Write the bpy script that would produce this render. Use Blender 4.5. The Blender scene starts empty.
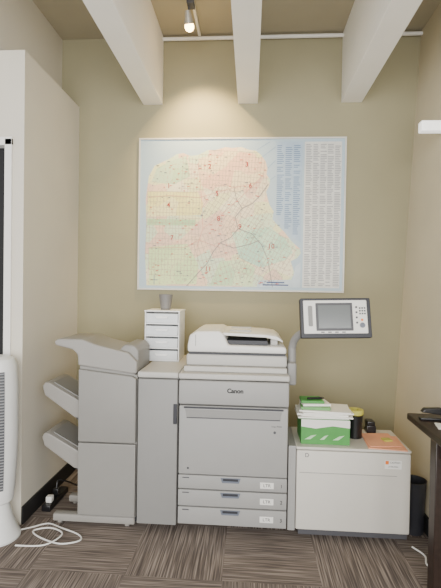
import bpy, bmesh, math, random
from mathutils import Vector, Matrix
random.seed(7)
scene = bpy.context.scene
COL = scene.collection
W = {}

# ---------------------------------------------------------------- materials
def srgb(c):
    return tuple(((v/255)/12.92 if v/255 <= .04045 else ((v/255+.055)/1.055)**2.4) for v in c)
def nodes(m):
    return m.node_tree.nodes, m.node_tree.links
def mat(name, rgb, rough=.55, metal=0, var=.06, scale=14, emit=0, bump=0, alpha=1, trans=0):
    m = bpy.data.materials.new(name); m.use_nodes = True
    n, l = nodes(m); b = n['Principled BSDF']
    c = srgb(rgb)
    tc = n.new('ShaderNodeTexCoord'); no = n.new('ShaderNodeTexNoise')
    no.inputs['Scale'].default_value = scale; no.inputs['Detail'].default_value = 4
    l.new(tc.outputs['Object'], no.inputs['Vector'])
    r = n.new('ShaderNodeValToRGB')
    r.color_ramp.elements[0].position = .3; r.color_ramp.elements[1].position = .7
    r.color_ramp.elements[0].color = (*[v*(1-var) for v in c], 1)
    r.color_ramp.elements[1].color = (*[min(1, v*(1+var)) for v in c], 1)
    l.new(no.outputs['Fac'], r.inputs['Fac']); l.new(r.outputs['Color'], b.inputs['Base Color'])
    b.inputs['Roughness'].default_value = rough; b.inputs['Metallic'].default_value = metal
    if alpha < 1: b.inputs['Alpha'].default_value = alpha
    if trans: b.inputs['Transmission Weight'].default_value = trans
    if emit:
        b.inputs['Emission Color'].default_value = (*c, 1); b.inputs['Emission Strength'].default_value = emit
    if bump:
        n2 = n.new('ShaderNodeTexNoise'); n2.inputs['Scale'].default_value = 180
        l.new(tc.outputs['Object'], n2.inputs['Vector'])
        bp = n.new('ShaderNodeBump'); bp.inputs['Strength'].default_value = bump; bp.inputs['Distance'].default_value = .002
        l.new(n2.outputs['Fac'], bp.inputs['Height']); l.new(bp.outputs['Normal'], b.inputs['Normal'])
    return m

M = {}
M['wall'] = mat('wall_olive_paint', (155,149,120), .85, var=.03, scale=3, bump=.2)
M['wall_light'] = mat('wall_cream_paint', (212,206,191), .8, var=.02, scale=3, bump=.15)
M['wall_right'] = mat('wall_tan_windowlit', (208,198,172), .85, var=.03, scale=3, bump=.2)  # tan made paler: the window light on this wall is in the colour
M['ceil'] = mat('ceiling_paint', (168,160,138), .9, var=.03, scale=3)
M['beam'] = mat('beam_white_paint', (240,238,232), .7, var=.02, scale=4, bump=.15)
M['black_rub'] = mat('black_rubber', (30,29,29), .6)
M['white_trim'] = mat('white_trim_paint', (232,230,224), .5, var=.02)
M['dark'] = mat('dark_void', (12,12,14), .7)
M['p_light'] = mat('plastic_light_grey', (153,152,149), .5, var=.012, bump=.05)
M['p_mid'] = mat('plastic_mid_grey', (136,135,132), .5, var=.012, bump=.05)
M['p_top'] = mat('plastic_top_grey', (184,182,176), .5, var=.012)
M['p_fin'] = mat('plastic_finisher_grey', (136,134,129), .5, var=.015, bump=.05)
M['p_finl'] = mat('plastic_finisher_lid', (148,145,139), .45, var=.015)
M['p_dark'] = mat('plastic_dark_grey', (76,76,80), .5, var=.02)
M['p_slot'] = mat('plastic_slot', (45,46,52), .5)
M['p_white'] = mat('plastic_white', (228,226,220), .4, var=.01)
M['p_cream'] = mat('plastic_cream', (204,200,190), .5, var=.012)
M['p_black'] = mat('plastic_black', (22,22,24), .35)
M['bluegrey'] = mat('plastic_blue_grey', (104,110,122), .45)
M['screen'] = mat('screen_glass', (112,116,116), .15, var=.05, scale=3)
M['metal'] = mat('brushed_steel', (190,188,182), .35, metal=.6)
M['org'] = mat('organizer_white', (246,246,245), .35, var=.01)
M['drawer'] = mat('frosted_plastic', (232,236,238), .3, var=.04, alpha=.85)
M['green'] = mat('green_card', (74,148,70), .6)
M['dgreen'] = mat('green_cloth', (110,164,100), .6)
M['paper'] = mat('white_paper', (238,236,228), .7, var=.02)
M['salmon'] = mat('salmon_paper', (230,166,132), .7, var=.02)
M['yellow'] = mat('yellow_plastic', (190,184,84), .45)
M['table'] = mat('dark_wood', (44,32,26), .4, var=.25, scale=30)
M['text'] = mat('black_ink', (8,8,10), .5)
M['lampglow'] = mat('lamp_glow', (255,210,140), .4, emit=22)
M['fanwhite'] = mat('fan_white', (224,225,222), .35, var=.01)
M['fangrey'] = mat('fan_grey', (150,152,154), .5)
M['fanslot'] = mat('fan_slot', (80,82,86), .5)
M['orange'] = mat('orange_plastic', (228,120,40), .5)

# carpet
def carpet():
    m = bpy.data.materials.new('striped_carpet_tiles'); m.use_nodes = True
    n, l = nodes(m); b = n['Principled BSDF']; b.inputs['Roughness'].default_value = .95
    tc = n.new('ShaderNodeTexCoord'); sep = n.new('ShaderNodeSeparateXYZ')
    l.new(tc.outputs['Object'], sep.inputs[0])
    def mth(op, a, bb=None):
        x = n.new('ShaderNodeMath'); x.operation = op
        for i, v in enumerate((a, bb)):
            if v is None: continue
            if isinstance(v, (int, float)): x.inputs[i].default_value = v
            else: l.new(v, x.inputs[i])
        return x.outputs[0]
    T = .5
    fx = mth('FLOOR', mth('DIVIDE', mth('ADD', sep.outputs['X'], .12), T))
    fy = mth('FLOOR', mth('DIVIDE', mth('ADD', sep.outputs['Y'], .28), T))
    chk = mth('FLOORED_MODULO', mth('ADD', fx, fy), 2)
    def streak(sx, sy):
        mp = n.new('ShaderNodeMapping'); mp.inputs['Scale'].default_value = (sx, sy, 1)
        l.new(tc.outputs['Object'], mp.inputs['Vector'])
        no = n.new('ShaderNodeTexNoise'); no.inputs['Scale'].default_value = 1
        no.inputs['Detail'].default_value = 2; no.inputs['Roughness'].default_value = .6
        l.new(mp.outputs[0], no.inputs['Vector']); return no.outputs['Fac']
    a = streak(3, 130); c = streak(130, 3)
    mx = n.new('ShaderNodeMix'); mx.data_type = 'FLOAT'
    l.new(chk, mx.inputs[0]); l.new(a, mx.inputs[2]); l.new(c, mx.inputs[3])
    r = n.new('ShaderNodeValToRGB'); e = r.color_ramp.elements
    e[0].position = .34; e[0].color = (*srgb((76,67,61)), 1)
    e[1].position = .68; e[1].color = (*srgb((158,145,134)), 1)
    k = e.new(.5); k.color = (*srgb((110,99,91)), 1)
    l.new(mx.outputs[0], r.inputs['Fac']); l.new(r.outputs['Color'], b.inputs['Base Color'])
    f = n.new('ShaderNodeTexNoise'); f.inputs['Scale'].default_value = 400
    bp = n.new('ShaderNodeBump'); bp.inputs['Strength'].default_value = .5; bp.inputs['Distance'].default_value = .003
    l.new(tc.outputs['Object'], f.inputs['Vector']); l.new(f.outputs['Fac'], bp.inputs['Height']); l.new(bp.outputs['Normal'], b.inputs['Normal'])
    return m
M['carpet'] = carpet()

# ---------------------------------------------------------------- mesh helpers
def box(bm, x0, x1, y0, y1, z0, z1, bev=0, seg=2):
    g = bmesh.ops.create_cube(bm, size=1)
    for v in g['verts']:
        v.co = Vector(((x0+x1)/2+v.co.x*(x1-x0), (y0+y1)/2+v.co.y*(y1-y0), (z0+z1)/2+v.co.z*(z1-z0)))
    if bev:
        es = list({e for v in g['verts'] for e in v.link_edges})
        bmesh.ops.bevel(bm, geom=es, offset=bev, segments=seg, profile=.5, affect='EDGES')
def prism(bm, pts, axis, a, b, bev=0, seg=2):
    def mk(p, t):
        if axis == 'y': return (p[0], t, p[1])
        if axis == 'x': return (t, p[0], p[1])
        return (p[0], p[1], t)
    va = [bm.verts.new(mk(p, a)) for p in pts]; vb = [bm.verts.new(mk(p, b)) for p in pts]
    fs = [bm.faces.new(va), bm.faces.new(vb[::-1])]
    k = len(pts)
    for i in range(k):
        fs.append(bm.faces.new((va[i], vb[i], vb[(i+1) % k], va[(i+1) % k])))
    bmesh.ops.recalc_face_normals(bm, faces=fs)
    if bev:
        es = list({e for f in fs for e in f.edges})
        bmesh.ops.bevel(bm, geom=es, offset=bev, segments=seg, profile=.5, affect='EDGES')
def cyl(bm, p0, p1, r0, r1=None, n=24):
    r1 = r0 if r1 is None else r1
    p0 = Vector(p0); p1 = Vector(p1); d = p1-p0
    q = Vector((0, 0, 1)).rotation_difference(d.normalized()).to_matrix().to_4x4()
    bmesh.ops.create_cone(bm, cap_ends=True, segments=n, radius1=r0, radius2=r1, depth=d.length,
                          matrix=Matrix.Translation((p0+p1)/2) @ q)
def lathe(bm, prof, cx, cy, n=36):
    rings = []
    for r, z in prof:
        rings.append([bm.verts.new((cx+r*math.cos(2*math.pi*i/n), cy+r*math.sin(2*math.pi*i/n), z)) for i in range(n)])
    for a, b in zip(rings, rings[1:]):
        for i in range(n):
            bm.faces.new((a[i], a[(i+1) % n], b[(i+1) % n], b[i]))
    if prof[0] != prof[-1]:
        if prof[0][0] > 0.0005: bm.faces.new(rings[0][::-1])
        if prof[-1][0] > 0.0005: bm.faces.new(rings[-1])
    else: bmesh.ops.remove_doubles(bm, verts=bm.verts[:], dist=1e-6)
def tube(bm, pts, r, n=8, sm=6):
    P = [Vector(p) for p in pts]; out = []
    for i in range(len(P)-1):
        p0 = P[max(i-1, 0)]; p1 = P[i]; p2 = P[i+1]; p3 = P[min(i+2, len(P)-1)]
        for k in range(sm):
            t = k/sm
            out.append(.5*((2*p1)+(p2-p0)*t+(2*p0-5*p1+4*p2-p3)*t*t+(3*p1-p0-3*p2+p3)*t**3))
    out.append(P[-1])
    rings = []; up = Vector((0, 0, 1))
    for i, p in enumerate(out):
        d = (out[min(i+1, len(out)-1)]-out[max(i-1, 0)]).normalized()
        s = d.cross(up)
        if s.length < .05: s = d.cross(Vector((1, 0, 0)))
        s.normalize(); u = s.cross(d)
        rings.append([bm.verts.new(p+s*r*math.cos(2*math.pi*k/n)+u*r*math.sin(2*math.pi*k/n)) for k in range(n)])
    for a, b in zip(rings, rings[1:]):
        for k in range(n): bm.faces.new((a[k], a[(k+1) % n], b[(k+1) % n], b[k]))
    bm.faces.new(rings[0][::-1]); bm.faces.new(rings[-1])
def rrect(x0, x1, z0, z1, r, n=5):
    pts = []
    for cx, cz, a0 in ((x1-r, z1-r, 0), (x0+r, z1-r, 90), (x0+r, z0+r, 180), (x1-r, z0+r, 270)):
        for i in range(n+1):
            a = math.radians(a0+90*i/n); pts.append((cx+r*math.cos(a), cz+r*math.sin(a)))
    return pts

def finish(name, bm, material, parent=None, xf=None, label=None, kind=None):
    bmesh.ops.recalc_face_normals(bm, faces=bm.faces[:])
    if xf is not None: bmesh.ops.transform(bm, matrix=xf, verts=bm.verts[:])
    for f in bm.faces: f.smooth = True
    for e in bm.edges:
        if len(e.link_faces) == 2 and e.calc_face_angle(0) > math.radians(21): e.smooth = False
    co = [v.co for v in bm.verts]
    c = Vector([(min(v[i] for v in co)+max(v[i] for v in co))/2 for i in range(3)])
    if parent is None: c.z = min(v.z for v in co)
    for v in bm.verts: v.co -= c
    me = bpy.data.meshes.new(name); bm.to_mesh(me); bm.free()
    me.materials.append(material)
    o = bpy.data.objects.new(name, me); COL.objects.link(o)
    if parent is not None:
        o.parent = parent; o.location = c-W[parent.name]
    else: o.location = c
    W[o.name] = c.copy()
    if label: o['label'] = label
    if kind: o['kind'] = kind
    return o
def part(name, parent, material, fn, **k):
    bm = bmesh.new(); fn(bm); return finish(name, bm, material, parent, **k)
def empty(name, loc, label, cat):
    o = bpy.data.objects.new(name, None); o.empty_display_size = .1; COL.objects.link(o)
    o.location = loc; W[o.name] = Vector(loc); o['label'] = label; o['category'] = cat
    return o
def thing(name, material, fn, label, cat, xf=None):
    o = part(name, None, material, fn, xf=xf); o['label'] = label; o['category'] = cat; return o
def struct(name, material, fn):
    return part(name, None, material, fn, kind='structure')
def text(name, parent, s, size, loc, material, bold=0):
    cu = bpy.data.curves.new('t', 'FONT'); cu.body = s; cu.size = size; cu.align_x = 'CENTER'; cu.align_y = 'CENTER'; cu.extrude = .0004; cu.offset = bold
    to = bpy.data.objects.new('t', cu); COL.objects.link(to)
    bpy.context.view_layer.update()
    me = bpy.data.meshes.new_from_object(to.evaluated_get(bpy.context.evaluated_depsgraph_get()))
    bm = bmesh.new(); bm.from_mesh(me)
    bpy.data.objects.remove(to); bpy.data.meshes.remove(me)
    mx = Matrix.Translation(loc) @ Matrix.Rotation(math.radians(90), 4, 'X')
    bmesh.ops.transform(bm, matrix=mx, verts=bm.verts[:])
    return finish(name, bm, material, parent)

# ---------------------------------------------------------------- room
YW = 3.45; XP = -1.385; YP = 2.6; ZC = 3.43; ZB = 2.905; XS = -1.53
XR0, XR1 = 1.095, 1.25       # right wall leans slightly outward
def xr_at(z): return XR0+(XR1-XR0)*z/ZC
struct('floor', M['carpet'], lambda b: box(b, -3, 3, -2.6, YW+.1, -.05, 0))
struct('wall_back', M['wall'], lambda b: box(b, -3, XR1+.1, YW, YW+.1, 0, ZC))
struct('ceiling', M['ceil'], lambda b: box(b, -3, 3, -2.6, YW+.1, ZC, ZC+.08))
struct('wall_right', M['wall_right'], lambda b: prism(b, [(XR0, 0), (XR0+.1, 0), (XR1+.1, ZC), (XR1, ZC)], 'y', 1.7, YW))
struct('wall_left_upper', M['wall_light'], lambda b: box(b, XS-.1, XS, -2.6, YW, ZB, ZC))
struct('wall_partition', M['wall_light'], lambda b: (box(b, XP-.1, XP, YP, YW, 0, ZB-.01), ))
def doorwall(b):
    box(b, -3, -2.35, YP, YP+.1, 0, ZB-.01)
    box(b, -2.35, XP-.1, YP, YP+.1, 2.34, ZB-.01)
    box(b, -3, XP-.1, YP+.1, YW, ZB-.06, ZB-.01)
struct('wall_left', M['wall_light'], doorwall)
struct('doorway_dark_1', M['dark'], lambda b: box(b, -2.33, -1.51, YP+.05, YP+.09, 0, 2.32))  # near-black slab stands in for the unlit doorway opening
def trim(b):
    box(b, -1.50, -1.455, YP-.015, YP+.1, 0, 2.36, .003)
    box(b, -2.35, -1.455, YP-.015, YP+.1, 2.32, 2.37, .003)
struct('trim_1', M['white_trim'], trim)
struct('baseboard_back', M['black_rub'], lambda b: box(b, XP, XR0, YW-.012, YW, 0, .11, .003))
struct('baseboard_left', M['black_rub'], lambda b: box(b, XP, XP+.012, YP, YW-.012, 0, .11, .003))
struct('baseboard_right', M['black_rub'], lambda b: box(b, XR0-.012, XR0, 1.7, YW-.012, 0, .11, .003))
for i, x in enumerate((-.79, -.045, .745)):
    struct('trim_beam_%d' % (i+1), M['beam'], lambda b, x=x: box(b, x-.077, x+.077, -2.6, YW, ZB, ZC, .003, 1))
struct('trim_2', M['white_trim'], lambda b: [cyl(b, (a, YW-.03, ZC-.03), (c, YW-.03, ZC-.03), .014, n=12) for a, c in ((-.713, -.122), (.032, .668), (.822, XR1))])

# ---------------------------------------------------------------- track light
tl = empty('track_light', (-.45, 3.0, ZC), 'slim white ceiling track with a lit spotlight head', 'track light')
part('rail', tl, M['white_trim'], lambda b: box(b, -.435, -.415, 1.2, 3.40, ZC-.025, ZC, .003))
def arm(b):
    cyl(b, (-.45, 3.0, ZC-.04), (-.45, 3.0, 3.30), .006, n=12)
    box(b, -.462, -.412, 2.96, 3.04, ZC-.048, ZC-.024, .004)
part('arm', tl, M['p_dark'], arm)
hd = Vector((-.45, 2.99, 3.29)); aim = Vector((-.36, YW, 2.35)); dv = (aim-hd).normalized()
part('lamp_shade', tl, M['metal'], lambda b: (cyl(b, hd-dv*.05, hd, .018, .028), cyl(b, hd, hd+dv*.03, .028, .034)))
def bulb(b):
    bmesh.ops.create_uvsphere(b, u_segments=20, v_segments=12, radius=.032, matrix=Matrix.Translation(hd+dv*.045))
part('bulb', tl, M['lampglow'], bulb)
sl = bpy.data.lights.new('spot', 'SPOT'); sl.energy = 165; sl.color = (1, .74, .38); sl.spot_size = math.radians(92); sl.spot_blend = 1; sl.shadow_soft_size = .04
so = bpy.data.objects.new('spot_lamp_light', sl); COL.objects.link(so); so.location = hd+dv*.11
so.rotation_euler = dv.to_track_quat('-Z', 'Y').to_euler()

wl = thing('wall_light', mat('light_bar', (250,250,245), .4, emit=1.0), lambda b: box(b, 1.03, xr_at(2.5)+.01, 2.80, 2.86, 2.46, 2.525, .008), 'slim white bar light fixed to the tan wall', 'wall light')

# ---------------------------------------------------------------- wall map
MX0, MX1, MZ0, MZ1 = -.882, .70, 1.462, 2.628
def mu(px, py):
    return (MX0+px/208*(MX1-MX0), MZ1-py/155*(MZ1-MZ0))
wm = empty('wall_map', ((MX0+MX1)/2, YW, MZ0), 'large framed city street map with pastel districts on olive wall', 'map')
M['mapframe'] = mat('map_frame', (214,210,200), .4)
def fr(b):
    t = .012
    box(b, MX0-t, MX1+t, YW-.022, YW, MZ1, MZ1+t, .002); box(b, MX0-t, MX1+t, YW-.022, YW, MZ0-t, MZ0, .002)
    box(b, MX0-t, MX0, YW-.022, YW, MZ0, MZ1, .002); box(b, MX1, MX1+t, YW-.022, YW, MZ0, MZ1, .002)
part('frame', wm, M['mapframe'], fr)
YS = YW-.014
part('map_sheet', wm, mat('map_water', (176,196,206), .45, var=.02, scale=3), lambda b: box(b, MX0, MX1, YS, YW, MZ0, MZ1))
def flat(pts, lay):
    def f(b):
        b.faces.new([b.verts.new((mu(*p)[0], YS-.0006*lay, mu(*p)[1])) for p in pts])
    return f
def lines(segs, w, lay):
    def f(b):
        for p, q in segs:
            a = Vector(mu(*p)); c = Vector(mu(*q)); d = (c-a)
            if d.length < 1e-5: continue
            nn = Vector((-d.y, d.x)).normalized()*w/2
            b.faces.new([b.verts.new((s.x, YS-.0006*lay, s.y)) for s in (a+nn, a-nn, c-nn, c+nn)])
    return f
def landmat(name, cols):
    m = bpy.data.materials.new(name); m.use_nodes = True
    n, l = nodes(m); b = n['Principled BSDF']; b.inputs['Roughness'].default_value = .45
    tc = n.new('ShaderNodeTexCoord')
    vo = n.new('ShaderNodeTexVoronoi'); vo.inputs['Scale'].default_value = 7; vo.inputs['Randomness'].default_value = .9
    l.new(tc.outputs['Object'], vo.inputs['Vector'])
    sp = n.new('ShaderNodeSeparateColor'); l.new(vo.outputs['Color'], sp.inputs[0])
    r = n.new('ShaderNodeValToRGB'); r.color_ramp.interpolation = 'CONSTANT'
    N = len(cols); e = r.color_ramp.elements; e[0].color = (*srgb(cols[0]), 1); e[1].position = 1/N; e[1].color = (*srgb(cols[1]), 1)
    for i in range(2, N):
        k = e.new(i/N); k.color = (*srgb(cols[i]), 1)
    l.new(sp.outputs[0], r.inputs['Fac'])
    no = n.new('ShaderNodeTexNoise'); no.inputs['Scale'].default_value = 60; no.inputs['Detail'].default_value = 3
    l.new(tc.outputs['Object'], no.inputs['Vector'])
    r2 = n.new('ShaderNodeValToRGB'); r2.color_ramp.elements[0].position = .54; r2.color_ramp.elements[1].position = .74
    l.new(no.outputs['Fac'], r2.inputs['Fac'])
    mx = n.new('ShaderNodeMix'); mx.data_type = 'RGBA'
    l.new(r2.outputs['Color'], mx.inputs[0]); l.new(r.outputs['Color'], mx.inputs[6]); mx.inputs[7].default_value = (*srgb((190,160,132)), 1)
    l.new(mx.outputs[2], b.inputs['Base Color'])
    return m
land = [(8,152),(6,120),(7,90),(6,62),(9,38),(15,27),(30,20),(38,15),(45,14),(52,17),(60,16),(70,11),(78,11),(88,8),(95,9),(104,8),(112,11),(119,12),(124,16),(129,23),(131,30),(130,36),(134,42),(133,48),(130,54),(132,62),(134,68),(138,74),(137,82),(142,88),(149,95),(153,100),(158,106),(165,112),(166,117),(162,122),(156,125),(158,131),(160,137),(157,144),(158,152)]
part('land', wm, landmat('map_land', [(234,220,184), (230,228,172), (212,226,186), (240,208,172), (238,230,192), (230,198,170), (208,224,188)]), flat(land, 1))
part('district', wm, landmat('map_yellow', [(238,230,150), (234,226,144), (240,232,168)]), flat([(8,54),(60,54),(66,66),(64,78),(9,80)], 2))
part('district', wm, landmat('map_green_park', [(172,206,150), (180,208,156)]), flat([(8,82),(58,83),(58,89),(8,89)], 2))
part('district', wm, landmat('map_presidio', [(190,214,168), (198,218,178)]), flat([(17,30),(32,22),(48,17),(52,38),(36,46),(12,44)], 2))
part('district', wm, landmat('map_pink', [(242,204,168), (238,218,174), (238,192,160), (240,222,182)]), flat([(60,20),(92,12),(118,15),(128,34),(114,52),(82,56),(64,48)], 2))
part('district', wm, landmat('map_mint', [(180,220,184), (196,228,190), (172,214,184)]), flat([(96,96),(134,90),(150,102),(158,116),(150,124),(126,132),(104,122)], 2))
part('district', wm, landmat('map_lime', [(204,226,160), (216,232,166)]), flat([(10,112),(50,108),(62,130),(60,150),(11,151)], 2))
part('district', wm, landmat('map_leaf', [(196,222,166), (210,228,176), (188,216,166)]), flat([(84,126),(104,124),(120,132),(118,151),(74,151)], 2))
segs = []
def inside(x, y):
    c = False; j = len(land)-1
    for i in range(len(land)):
        xi, yi = land[i]; xj, yj = land[j]
        if (yi > y) != (yj > y) and x < (xj-xi)*(y-yi)/(yj-yi)+xi: c = not c
        j = i
    return c
def grid(cx, cy, hw, hh, step, ang):
    ca, sa = math.cos(ang), math.sin(ang)
    for horiz in (0, 1):
        H, V = (hh, hw) if horiz else (hw, hh)
        t = -H
        while t <= H:
            s = -V; st = 4
            while s < V:
                a, b_ = (s, t) if horiz else (t, s); c, d_ = (s+st, t) if horiz else (t, s+st)
                p = (cx+a*ca-b_*sa, cy+a*sa+b_*ca); q = (cx+c*ca-d_*sa, cy+c*sa+d_*ca)
                if inside(*p) and inside(*q): segs.append((p, q))
                s += st
            t += step*(1.6 if horiz else 1)
grid(35, 98, 28, 44, 3.4, .02); grid(88, 34, 44, 22, 3.2, .06); grid(98, 78, 32, 20, 3.6, .55); grid(84, 122, 22, 28, 4, -.3); grid(130, 122, 24, 28, 3.6, .5)
part('street_grid', wm, mat('map_streets', (184,166,142), .5), lines(segs, .0023, 3))
def poly(pts): return list(zip(pts, pts[1:]))
fw = poly([(132,46),(124,58),(116,66),(106,71),(99,80),(102,92),(95,101),(84,107),(77,116),(71,128),(62,138),(50,152)])+poly([(102,92),(116,97),(126,108),(133,124),(138,152)])+poly([(106,71),(100,62),(97,48)])+poly([(84,107),(98,112),(114,108),(124,104)])
part('freeway', wm, mat('map_freeway', (140,130,124), .5), lines(fw, .005, 4))
br = poly([(9,60),(30,58),(62,60),(96,50),(124,44)])+poly([(60,24),(64,58),(66,92),(60,112)])+poly([(66,92),(84,78),(104,60),(124,40)])+poly([(10,112),(48,112),(62,104),(84,112)])
part('boulevard', wm, mat('map_boulevard', (216,146,124), .5), lines(br, .003, 4))
dots = []
for i in range(230):
    x = random.uniform(10, 150); y = random.uniform(13, 150)
    if inside(x, y): dots.append(((x, y), (x+random.uniform(1.2, 3.2), y)))
part('place_markers', wm, mat('map_marker_red', (200,98,80), .5), lines(dots[:110], .006, 5), kind='stuff')
part('place_names', wm, mat('map_marker_dark', (106,110,118), .5), lines(dots[110:], .005, 5), kind='stuff')
M['mapnum'] = mat('map_number_red', (170,40,36), .5)
for s, x, y in (('1',30,48),('2',72,28),('3',110,26),('4',30,68),('5',80,56),('6',114,48),('7',34,102),('8',82,82),('9',104,90),('10',136,110),('11',72,134)):
    px_, pz_ = mu(x, y); text('district_number', wm, s, .052, (px_, YS-.0036, pz_), M['mapnum'], bold=.0006)
M['mapferry'] = mat('map_ferry', (130,158,188), .5)
for a, c in (((120,11),(133,3)), ((126,18),(139,8)), ((131,30),(139,22)), ((134,42),(139,38))):
    part('ferry_route', wm, M['mapferry'], lines([(a, c)], .003, 2))
part('index_panel', wm, mat('map_index_blue', (170,190,206), .45), flat([(139,3),(166,3),(166,106),(160,102),(152,94),(142,82)], 2))
part('index_panel', wm, mat('map_index_white', (214,214,207), .45), flat([(168,3),(205,3),(205,152),(168,152)], 2))
part('legend_panel', wm, mat('map_legend', (192,206,212), .45), flat([(161,130),(166,126),(166,152),(122,152),(124,145),(158,144)], 3))
idx = []; idb = []
for c in range(5):
    x0 = 169.5+c*7.2; y = 6
    while y < 151:
        if random.random() < .95: idx.append(((x0, y), (x0+random.uniform(4.0, 6.4), y)))
        y += 1.75
for c in range(3):
    x0 = 140.5+c*8.4; y = 7
    while y < (78, 92, 98)[c]:
        if random.random() < .92: idb.append(((x0, y), (x0+random.uniform(4, 7.4), y)))
        y += 2
idh = [((132, 147), (150, 147)), ((128, 149.6), (154, 149.6))]
part('index_text', wm, mat('map_index_ink', (150,150,152), .5), lines(idx, .006, 3), kind='stuff')
part('index_text', wm, mat('map_index_ink_blue', (104,128,164), .5), lines(idb, .0055, 4), kind='stuff')
part('title_lettering', wm, mat('map_title_ink', (50,66,116), .5), lines(idh, .009, 5))
part('compass', wm, mat('map_compass', (90,120,160), .5), lines([((12,146),(20,146)), ((16,141),(16,151))], .004, 5))

# ---------------------------------------------------------------- photocopier main unit
YF = 2.6
pr = empty('photocopier', (-.09, 2.9, 0), 'tall grey office photocopier with scanner and touch panel', 'photocopier')
xl, xr = -.417, .236
def body(b):
    box(b, xl, xr, YF+.03, 3.30, .06, .93, .006)
    box(b, xl+.02, xr-.02, YF+.06, 3.26, .03, .07)
    for x in (xl+.07, xr-.07):
        for y in (YF+.12, 3.2): cyl(b, (x-.015, y, .03), (x+.015, y, .03), .03, n=16)
part('body', pr, M['p_mid'], body)
part('upper_cover', pr, M['p_light'], lambda b: box(b, xl, xr, YF-.012, YF+.05, .78, .925, .012, 3))
part('top_shelf', pr, M['p_top'], lambda b: (box(b, xl-.002, xr+.002, YF-.01, 3.3, .93, .965, .01), box(b, xl+.02, xr-.01, YF+.05, 3.28, .965, .998, .006)))
text('brand_lettering', pr, 'Canon', .036, (-.08, YF-.0125, .868), M['text'], bold=.0014)
fd = part('front_door', pr, M['p_light'], lambda b: box(b, xl+.004, xr-.004, YF-.008, YF+.04, .362, .773, .008, 3))
part('handle_recess', fd, M['p_slot'], lambda b: prism(b, rrect(-.385, .205, .757, .768, .004), 'y', YF-.0095, YF+.0))
part('handle_lip', fd, M['p_mid'], lambda b: prism(b, [(xl+.05, .705), (xr-.05, .705), (xr-.04, .752), (xl+.04, .752)], 'y', YF-.0105, YF, .001))
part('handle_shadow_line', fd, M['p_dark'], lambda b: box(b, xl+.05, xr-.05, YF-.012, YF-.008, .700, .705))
text('model_lettering', fd, 'image PRESS', .012, (.165, YF-.0085, .665), M['p_dark'])
part('logo_plate', fd, M['p_dark'], lambda b: cyl(b, (.155, YF-.0095, .63), (.155, YF-.007, .63), .008, n=20))
part('indicator_lamp', fd, M['p_slot'], lambda b: cyl(b, (-.355, YF-.0095, .40), (-.355, YF-.007, .40), .006, n=12))
for k, (z0, z1) in enumerate(((.275, .357), (.172, .268), (.062, .165))):
    d = part('drawer', pr, M['p_light'], lambda b: box(b, xl+.004, xr-.004, YF-.006, YF+.04, z0, z1, .005, 3))
    zc = z1-.022
    part('handle', d, M['bluegrey'], lambda b: prism(b, [(-.15, zc-.016), (-.05, zc-.016), (-.04, zc+.014), (-.16, zc+.014)], 'y', YF-.009, YF, .001))
    part('handle_grip', d, M['p_slot'], lambda b: box(b, -.145, -.055, YF-.0105, YF-.008, zc-.004, zc+.010, .001))
    zl = (z0+z1)/2-.004
    part('size_label', d, M['p_white'], lambda b: box(b, .075, .155, YF-.0085, YF-.004, zl-.016, zl+.020, .001))
    text('label_number', d, str(k+1), .03, (.20, YF-.0068, zl), M['text'])
    text('label_lettering', d, 'LTR', .026, (.115, YF-.0090, zl+.002), M['text'])
    part('slot', d, M['p_dark'], lambda b: box(b, xl+.03, xl+.07, YF-.0075, YF-.004, z1-.018, z1-.012))
part('scanner_bed', pr, M['p_top'], lambda b: box(b, xl+.03, xr-.008, 2.68, 3.26, .998, 1.068, .014, 3))
part('scanner_glass_edge', pr, M['p_slot'], lambda b: box(b, xl+.045, xr-.018, 2.685, 3.24, 1.067, 1.076))
def lid(b):
    prism(b, [(xl+.035, 1.076), (xr-.012, 1.076), (xr-.012, 1.112), (xr-.03, 1.120), (-.13, 1.123), (-.165, 1.196), (-.19, 1.210), (xl+.09, 1.206), (xl+.045, 1.18), (xl+.033, 1.115)], 'y', 2.70, 3.22, .012, 3)
part('document_feeder', pr, M['p_white'], lid)
part('feeder_slot', pr, M['p_slot'], lambda b: box(b, -.155, .11, 2.74, 3.15, 1.126, 1.150))
part('feeder_tray', pr, M['p_white'], lambda b: prism(b, [(-.17, 1.180), (.10, 1.172), (.19, 1.152), (.203, 1.144), (.203, 1.154), (.17, 1.180), (.10, 1.190), (-.17, 1.198)], 'y', 2.73, 3.19, .003))
part('tray_support', pr, M['p_top'], lambda b: box(b, .13, .175, 2.78, 3.14, 1.118, 1.164, .006))
for y in (2.84, 3.07): part('paper_guide', pr, M['p_top'], lambda b: box(b, -.13, .01, y, y+.012, 1.184, 1.206, .004))
part('feeder_cover_seam', pr, M['p_mid'], lambda b: box(b, -.335, -.332, 2.6985, 2.71, 1.115, 1.185))
part('arm_mount', pr, M['p_mid'], lambda b: (box(b, xr-.006, xr+.05, 2.68, 2.84, .89, 1.03, .015, 3), cyl(b, (xr+.025, 2.74, 1.02), (xr+.025, 2.74, 1.12), .026, .024)))
part('panel_arm', pr, M['p_mid'], lambda b: tube(b, [(xr+.025, 2.74, 1.11), (xr+.035, 2.72, 1.16), (xr+.06, 2.68, 1.20), (xr+.10, 2.65, 1.225), (xr+.15, 2.64, 1.24)], .023, 12))
PX = Matrix.Translation((.493, 2.60, 1.310)) @ Matrix.Rotation(math.radians(-1.4), 4, 'Y') @ Matrix.Rotation(math.radians(3), 4, 'Z') @ Matrix.Rotation(math.radians(-12), 4, 'X')
cp = part('control_panel', pr, M['p_slot'], lambda b: prism(b, rrect(-.203, .203, -.116, .116, .008), 'y', -.014, .03, .003), xf=PX)
part('bezel', cp, M['p_white'], lambda b: prism(b, rrect(-.186, .180, -.092, .102, .006), 'y', -.022, -.012, .003), xf=PX)
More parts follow.
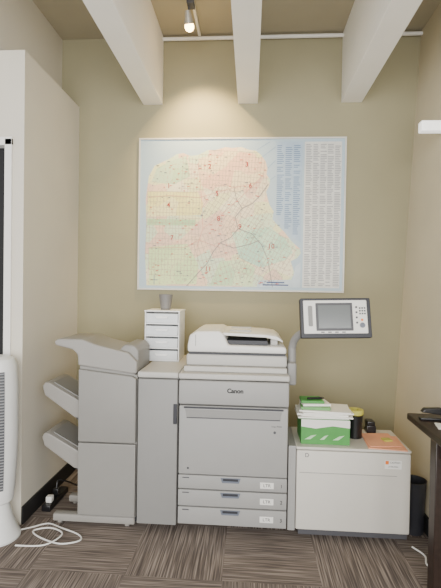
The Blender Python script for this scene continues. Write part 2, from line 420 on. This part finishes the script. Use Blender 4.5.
part('touch_screen_frame', cp, M['p_dark'], lambda b: prism(b, rrect(-.116, .096, -.076, .086, .004), 'y', -.0245, -.020, .001), xf=PX)
part('touch_screen', cp, M['screen'], lambda b: box(b, -.102, .082, -.026, -.0235, -.062, .072), xf=PX)
def btn(b):
    for i in range(4): cyl(b, (.118, -.026, .06-i*.03), (.118, -.021, .06-i*.03), .006, n=12)
    for i in range(3):
        for j in range(3): box(b, .134+j*.014, .143+j*.014, -.025, -.021, .05-i*.016, .059-i*.016, .001)
    for i in range(4): box(b, -.09+i*.04, -.07+i*.04, -.0245, -.021, -.087, -.081, .001)
part('buttons', cp, M['p_dark'], btn, xf=PX, kind='stuff')
part('start_button', cp, M['bluegrey'], lambda b: cyl(b, (.148, -.027, -.045), (.148, -.021, -.045), .015, n=24), xf=PX)
part('stop_button', cp, M['orange'], lambda b: cyl(b, (.148, -.026, -.014), (.148, -.021, -.014), .007, n=20), xf=PX)
part('stylus_holder', cp, M['p_mid'], lambda b: prism(b, rrect(-.160, -.135, -.05, .07, .006), 'y', -.0245, -.020, .001), xf=PX)

# ---------------------------------------------------------------- paper transport unit
sx0, sx1 = -.664, -.421
su = empty('transport_unit', (-.545, 2.9, 0), 'narrow grey paper transport cabinet docked beside the photocopier', 'copier cabinet')
part('cabinet', su, M['p_mid'], lambda b: (box(b, sx0, sx1, YF+.02, 3.28, .05, .93, .005), [cyl(b, (x-.015, y, .026), (x+.015, y, .026), .026, n=16) for x in (sx0+.06, sx1-.06) for y in (YF+.12, 3.18)]))
part('door', su, M['p_mid'], lambda b: box(b, sx0+.002, sx1-.002, YF-.008, YF+.03, .05, .925, .006, 3))
part('top_cover', su, M['p_top'], lambda b: box(b, sx0-.002, sx1+.001, YF-.012, 3.28, .932, .968, .010, 3))
part('latch', su, M['p_slot'], lambda b: box(b, sx1-.026, sx1-.004, YF-.016, YF-.004, .66, .78, .004))

# ---------------------------------------------------------------- finisher
fn_ = empty('document_finisher', (-.86, 2.8, 0), 'grey document finisher with rounded lid and two angled trays', 'copier finisher')
fx0, fx1 = -1.035, -.672
UP = .035
def fin(b):
    prism(b, [(fx0, .07), (fx1, .07), (fx1, .90+UP), (fx1-.03, .915+UP), (fx0, .955+UP)], 'y', YF+.02, 2.95, .008)
part('cabinet', fn_, M['p_fin'], fin)
part('upper_door', fn_, M['p_fin'], lambda b: prism(b, [(fx0+.004, .53), (fx1-.004, .53), (fx1-.004, .885+UP), (fx1-.03, .900+UP), (fx0+.004, .935+UP)], 'y', YF-.005, YF+.04, .008, 3))
part('lower_panel', fn_, M['p_fin'], lambda b: box(b, fx0+.004, fx1-.004, YF-.002, YF+.04, .08, .522, .006))
def flid(b):
    prism(b, [(x, z+UP) for x, z in [(fx0-.005, .955), (fx1-.03, .912), (fx1-.004, .915), (fx1-.004, .985), (fx1-.06, 1.04), (fx0+.10, 1.085), (fx0+.02, 1.115), (fx0-.13, 1.115), (fx0-.155, 1.10), (fx0-.15, 1.075), (fx0-.04, 1.05), (fx0-.01, 1.02)]], 'y', YF+.01, 2.95, .010, 2)
part('lid', fn_, M['p_finl'], flid)
part('lid_hump', fn_, M['p_fin'], lambda b: prism(b, [(-.80, .97+UP), (-.674, .93+UP), (-.674, 1.05+UP), (-.70, 1.08+UP), (-.76, 1.086+UP), (-.79, 1.06+UP)], 'y', YF+.04, 2.94, .012, 3))
for z0, z1 in ((.83, .96), (.42, .58)): part('paper_exit', fn_, M['p_slot'], lambda b: box(b, fx0-.010, fx0+.01, 2.66, 2.93, z0, z1, .004))
for zo in (.045, -.275):
    t = part('output_tray', fn_, M['p_finl'], lambda b: prism(b, [(-1.036, .595+zo), (-1.09, .60+zo), (-1.285, .735+zo), (-1.302, .79+zo), (-1.285, .818+zo), (-1.255, .815+zo), (-1.036, .695+zo)], 'y', 2.69, 2.98, .008, 2))
    part('tray_groove', t, M['p_mid'], lambda b: prism(b, [(-1.06, .7145+zo), (-1.06, .706+zo), (-1.24, .8054+zo), (-1.24, .8130+zo)], 'y', 2.73, 2.94))
    part('tray_bracket', t, M['p_dark'], lambda b: prism(b, [(-1.036, .53+zo), (-1.036, .605+zo), (-1.16, .68+zo), (-1.14, .64+zo)], 'y', 2.72, 2.96, .003))
part('bottom_plate', fn_, M['p_slot'], lambda b: box(b, fx0+.005, fx1-.005, YF+.04, 2.94, .035, .072))
for y in (YF+.02, 2.86):
    part('outrigger_foot', fn_, M['p_finl'], lambda b: (box(b, fx0-.16, fx1-.01, y, y+.055, .022, .068, .01, 3), [cyl(b, (x-.012, y+.03, .018), (x+.012, y+.03, .018), .018, n=16) for x in (fx0-.12, fx1-.06)]))

# ---------------------------------------------------------------- paper deck
dx0, dx1, DZ = .283, .94, .553
pd = empty('paper_deck', (.61, 2.8, 0), 'low cream side paper deck docked beside the photocopier', 'paper deck')
YD = 2.97
part('cabinet', pd, M['p_cream'], lambda b: (box(b, dx0, dx1, YF+.03, YD, .05, DZ-.012, .006), [cyl(b, (x-.014, y, .026), (x+.014, y, .026), .026, n=16) for x in (dx0+.06, dx1-.06) for y in (YF+.1, YD-.08)]))
part('connector', pd, M['p_light'], lambda b: box(b, xr+.003, dx0, YF+.005, YD, .05, DZ-.001, .004))
dd = part('door', pd, M['p_cream'], lambda b: box(b, dx0+.003, dx1-.002, YF-.008, YF+.035, .065, DZ-.02, .008, 3))
part('lid', pd, M['p_cream'], lambda b: box(b, dx0, dx1, YF-.008, YD, DZ-.016, DZ, .005, 2))
part('warning_label', dd, M['p_white'], lambda b: box(b, .79, .885, YF-.0095, YF-.006, .445, .495))
part('warning_bar', dd, M['orange'], lambda b: box(b, .793, .812, YF-.0102, YF-.009, .472, .492))
text('warning_lettering', dd, 'CAUTION', .013, (.848, YF-.0098, .482), M['text'])
text('warning_lettering', dd, 'ATTENTION', .010, (.838, YF-.0098, .458), M['text'])
text('drawer_letter', dd, 'D', .034, (.345, YF-.0085, .505), M['p_dark'])
part('seam', dd, M['p_mid'], lambda b: (box(b, dx0+.02, .86, YF-.0086, YF-.006, .402, .405)))
part('foot_panel', pd, M['p_dark'], lambda b: box(b, dx0+.02, dx1-.01, YF+.01, YF+.04, .03, .062))

# ---------------------------------------------------------------- drawer organiser and cup
oz = .968
oy0, oy1 = 2.97, 3.22
ox0, ox1 = -.718, -.480
og = empty('drawer_organizer', ((ox0+ox1)/2, 3.1, oz), 'white translucent four-drawer plastic organizer on the copier', 'plastic drawers')
H = .345
def ofr(b):
    t = .007
    box(b, ox0, ox0+t, oy0, oy1, oz, oz+H, .002); box(b, ox1-t, ox1, oy0, oy1, oz, oz+H, .002)
    box(b, ox0+t, ox1-t, oy1-t, oy1, oz, oz+H)
    for i in range(5): box(b, ox0+t, ox1-t, oy0+.002, oy1-t, oz+i*.084, oz+i*.084+.008, .001)
    box(b, ox0-.004, ox1+.004, oy0-.004, oy1, oz+H-.008, oz+H+.001, .003)
part('frame', og, M['org'], ofr)
for i in range(4):
    z0 = oz+i*.084+.009
    def dr(b):
        a, c = ox0+.010, ox1-.010
        box(b, a, c, oy0-.006, oy0+.002, z0, z0+.064, .002); box(b, a, a+.004, oy0, oy1-.02, z0, z0+.05); box(b, c-.004, c, oy0, oy1-.02, z0, z0+.05)
        box(b, a, c, oy0, oy1-.02, z0, z0+.004); box(b, a, c, oy1-.024, oy1-.02, z0, z0+.05)
    d = part('drawer', og, M['drawer'], dr)
    xm = (ox0+ox1)/2
    part('handle', d, M['org'], lambda b: prism(b, [(xm-.045, z0+.045), (xm+.045, z0+.045), (xm+.035, z0+.030), (xm-.035, z0+.030)], 'y', oy0-.016, oy0-.005, .002))
cz = oz+H+.001
thing('cup', mat('grey_plastic_cup', (122,120,118), .5), lambda b: lathe(b, [(.032, cz), (.035, cz+.004), (.050, cz+.108), (.047, cz+.108), (.032, cz+.012), (0.0001, cz+.010)], -.60, 3.10, 32), 'small grey flared plastic cup on the drawer organizer', 'cup')

# ---------------------------------------------------------------- things on the deck
bx = empty('carton', (.46, 2.76, DZ), 'green and white cardboard box full of papers', 'box')
bz = DZ+.15
def bxs(b):
    x0, x1, y0, y1, z0, z1 = .315, .600, 2.645, 2.86, DZ+.0005, bz
    t = .004
    box(b, x0, x1, y0, y1, z0, z0+t); box(b, x0, x1, y0, y0+t, z0+t, z1); box(b, x0, x1, y1-t, y1, z0+t, z1)
    box(b, x0, x0+t, y0+t, y1-t, z0+t, z1); box(b, x1-t, x1, y0+t, y1-t, z0+t, z1)
part('box_body', bx, M['green'], bxs)
part('white_band', bx, M['p_white'], lambda b: prism(b, [(.315, bz-.045), (.40, bz-.055), (.50, bz-.038), (.600, bz-.048), (.600, bz-.002), (.315, bz-.002)], 'y', 2.6425, 2.6455))
M['leaf'] = mat('printed_pale_green', (176,208,168), .6)
for x, w_ in ((.335, .07), (.425, .05), (.50, .07)):
    part('leaf_mark', bx, M['leaf'], lambda b: prism(b, [(x, DZ+.028), (x+w_*.5, DZ+.030), (x+w_, DZ+.058), (x+w_*.55, DZ+.052)], 'y', 2.643, 2.6455))
def sheets(b):
    for i in range(5):
        a = random.uniform(-.15, .15)
        cx, cy, z = .46+random.uniform(-.02, .02), 2.75, bz+.001+i*.009
        ca, sa = math.cos(a), math.sin(a)
        prism(b, [(cx+u*ca-v*sa, cy+u*sa+v*ca) for u, v in ((-.15, -.10), (.15, -.10), (.15, .10), (-.15, .10))], 'z', z, z+.0089, .001)
thing('paper_stack', M['paper'], sheets, 'loose stack of white paper lying on the green box', 'papers')
pz = bz+.046
thing('book', M['dgreen'], lambda b: prism(b, [(.315, 2.68), (.49, 2.67), (.50, 2.80), (.325, 2.82)], 'z', pz, pz+.016, .003), 'thin pale green book lying on the paper stack', 'book')
thing('notepad', M['paper'], lambda b: prism(b, [(.33, 2.69), (.50, 2.71), (.48, 2.83), (.32, 2.81)], 'z', pz+.0161, pz+.030, .002), 'white notepad lying on the pale green book', 'notepad')
thing('book', M['green'], lambda b: prism(b, [(.32, 2.71), (.46, 2.71), (.45, 2.84), (.32, 2.83)], 'z', pz+.0301, pz+.046, .003), 'small darker green book on top of the notepad', 'book')
thing('marker_pen', M['p_black'], lambda b: (cyl(b, (.36, 2.74, pz+.053), (.45, 2.76, pz+.053), .007), cyl(b, (.45, 2.76, pz+.053), (.465, 2.7635, pz+.053), .005, .003)), 'black marker pen lying on the green book', 'pen')
thing('pencil_cup', M['p_black'], lambda b: lathe(b, [(.040, DZ+.0005), (.043, DZ+.004), (.047, DZ+.14), (.050, DZ+.145), (.046, DZ+.145), (.041, DZ+.01), (.0001, DZ+.008)], .665, 2.80, 28), 'tall black cup beside the green box', 'cup')
thing('tape_roll', M['yellow'], lambda b: lathe(b, [(.022, DZ+.146), (.048, DZ+.146), (.051, DZ+.15), (.051, DZ+.172), (.048, DZ+.176), (.022, DZ+.176), (.022, DZ+.146)], .665, 2.80, 28), 'yellow tape roll sitting on the black cup', 'tape')
thing('paper_sheets', M['salmon'], lambda b: (prism(b, [(.70, 2.605), (.915, 2.578), (.928, 2.83), (.72, 2.85)], 'z', DZ+.0002, DZ+.006, .001), prism(b, [(.715, 2.62), (.90, 2.64), (.89, 2.87), (.71, 2.85)], 'z', DZ+.0065, DZ+.011, .001)), 'short stack of salmon orange paper on the paper deck', 'papers')
thing('sticky_notes', M['yellow'], lambda b: prism(b, [(.82, 2.70), (.87, 2.71), (.86, 2.76), (.81, 2.75)], 'z', DZ+.0112, DZ+.02, .001), 'small yellow sticky note pad on orange paper', 'sticky notes')
def ink(b):
    prism(b, [(2.88, DZ+.0005), (2.965, DZ+.0005), (2.965, DZ+.02), (2.90, DZ+.05), (2.88, DZ+.05)], 'x', .76, .82, .006)
    box(b, .765, .815, 2.885, 2.965, DZ+.048, DZ+.075, .006); cyl(b, (.767, 2.94, DZ+.04), (.813, 2.94, DZ+.04), .022)
thing('hole_punch', M['p_black'], ink, 'black metal hole punch behind the orange paper', 'hole punch')

# ---------------------------------------------------------------- tower fan
FX, FY = -1.45, 2.465
fn = empty('tower_fan', (FX, FY, 0), 'white tower fan with round base beside the doorway', 'fan')
part('base', fn, M['fanwhite'], lambda b: lathe(b, [(.122, 0), (.124, .012), (.120, .022), (.100, .06), (.078, .12), (.062, .19), (.058, .21)], FX, FY, 40))
SC = .92
part('body', fn, M['fanwhite'], lambda b: lathe(b, [(.060, .205)]+[(r*SC, z) for r, z in [(.088, .22), (.100, .32), (.110, .47), (.114, .68), (.112, .88), (.105, 1.01), (.090, 1.045), (.055, 1.06)]]+[(.0001, 1.063)], FX, FY, 40))
def arcpt(r, t, z): return (FX+r*math.sin(math.radians(t)), FY-r*math.cos(math.radians(t)), z)
def prof(z):
    P = [(.22, .088), (.32, .100), (.47, .110), (.68, .114), (.88, .112), (1.01, .105), (1.06, .09)]
    for (a, ra), (c, rc) in zip(P, P[1:]):
        if a <= z <= c: return SC*(ra+(rc-ra)*(z-a)/(c-a))
    return .1
def slot(b):
    zs = [.30+.68*i/12 for i in range(13)]; n = 8
    vs = [[b.verts.new(arcpt(prof(z)+.0015, -10+56*i/n, z)) for i in range(n+1)] for z in zs]
    for a, c in zip(vs, vs[1:]):
        for i in range(n): b.faces.new((a[i], a[i+1], c[i+1], c[i]))
part('air_slot', fn, M['fanslot'], slot)
def grille(b):
    for i in range(40):
        z = .315+i*.0168
        tube(b, [arcpt(prof(z)+.0035, t, z) for t in (-10, 4, 18, 32, 46)], .0034, 5, sm=2)
part('grille', fn, M['fangrey'], grille)
part('power_cord', fn, M['p_white'], lambda b: tube(b, [(-1.345, 2.51, .02), (-1.30, 2.57, .006), (-1.22, 2.62, .006), (-1.12, 2.58, .006), (-.99, 2.52, .006), (-.96, 2.46, .006), (-1.06, 2.42, .006), (-1.20, 2.47, .006), (-1.27, 2.53, .008), (-1.18, 2.56, .014), (-1.08, 2.50, .016), (-1.14, 2.40, .006), (-1.30, 2.38, .006)], .0045, 8))

# power strip near left wall
ps = empty('power_strip', (-1.30, 2.9, 0), 'black power strip with plugs on the carpet by the wall', 'power strip')
part('strip', ps, M['p_black'], lambda b: box(b, -1.335, -1.275, 2.76, 3.05, 0, .04, .006))
part('plug', ps, M['p_white'], lambda b: box(b, -1.325, -1.285, 2.80, 2.84, .04, .08, .005))
part('plug', ps, M['p_black'], lambda b: box(b, -1.325, -1.285, 2.90, 2.94, .04, .085, .005))
part('cord', ps, M['p_black'], lambda b: tube(b, [(-1.305, 2.92, .08), (-1.30, 2.94, .13), (-1.25, 2.99, .10), (-1.22, 3.12, .02), (-1.1, 3.25, .008)], .005, 8))

# ---------------------------------------------------------------- table
TZ = .80
tb = empty('table', (1.0, 1.9, 0), 'dark wooden table with square legs', 'table')
part('tabletop', tb, M['table'], lambda b: box(b, .875, 1.12, 1.0, 2.50, TZ-.035, TZ, .006))
for x0, y0 in ((.88, 2.12), (.88, 1.08), (1.02, 2.12), (1.02, 1.08)):
    part('leg', tb, M['table'], lambda b: box(b, x0, x0+.07, y0, y0+.07, 0, TZ-.035, .004))
for x0 in (.90, 1.06): part('apron', tb, M['table'], lambda b: box(b, x0, x0+.02, 1.15, 2.12, TZ-.11, TZ-.035))
st = empty('stapler', (.98, 2.38, TZ), 'black stapler on the dark table', 'stapler')
part('base', st, M['p_black'], lambda b: box(b, .90, 1.08, 2.36, 2.40, TZ, TZ+.012, .004))
part('arm', st, M['p_black'], lambda b: prism(b, [(.905, TZ+.04), (.92, TZ+.06), (1.0, TZ+.065), (1.08, TZ+.04), (1.08, TZ+.012), (1.04, TZ+.012), (1.0, TZ+.03)], 'y', 2.362, 2.398, .005))
thing('note_card', M['paper'], lambda b: prism(b, [(.93, 2.22), (1.03, 2.2), (1.05, 2.30), (.95, 2.32)], 'z', TZ, TZ+.003), 'small white card on dark table', 'paper')

thing('waste_basket', M['p_slot'], lambda b: lathe(b, [(.054, 0), (.058, .004), (.070, .31), (.074, .32), (.068, .32), (.054, .01), (.0001, .008)], 1.019, 2.76, 36), 'dark grey round waste basket between paper deck and wall', 'waste basket')
thing('power_cable', M['p_white'], lambda b: tube(b, [(.95, 2.58, .006), (.99, 2.5, .006), (.97, 2.42, .006), (1.0, 2.38, .006), (1.05, 2.45, .006), (1.07, 2.6, .006)], .005, 8), 'grey white power cable on the carpet by the deck', 'cable')

# ---------------------------------------------------------------- lights
def area(name, loc, rot, sx, sy, e, col):
    a = bpy.data.lights.new(name, 'AREA'); a.shape = 'RECTANGLE'; a.size = sx; a.size_y = sy; a.energy = e; a.color = col
    o = bpy.data.objects.new(name, a); COL.objects.link(o); o.location = loc; o.rotation_euler = rot; return o
area('window_daylight', (.1, -2.3, 1.7), (math.radians(90), 0, 0), 4.5, 2.6, 320, (1, .98, .96))
w = bpy.data.worlds.new('world'); scene.world = w; w.use_nodes = True
w.node_tree.nodes['Background'].inputs[0].default_value = (.95, .97, 1, 1)
w.node_tree.nodes['Background'].inputs[1].default_value = 1.5

# ---------------------------------------------------------------- camera
cam = bpy.data.cameras.new('camera'); co = bpy.data.objects.new('camera', cam); COL.objects.link(co)
cam.sensor_fit = 'VERTICAL'; cam.sensor_height = 24; cam.lens = 441/588*24
co.location = (0, 0, 1.48)
R = Matrix.Rotation(math.radians(3.9), 4, 'Z') @ Matrix.Rotation(math.radians(90-.9), 4, 'X') @ Matrix.Rotation(math.radians(.9), 4, 'Z')
co.rotation_euler = R.to_euler()
scene.camera = co
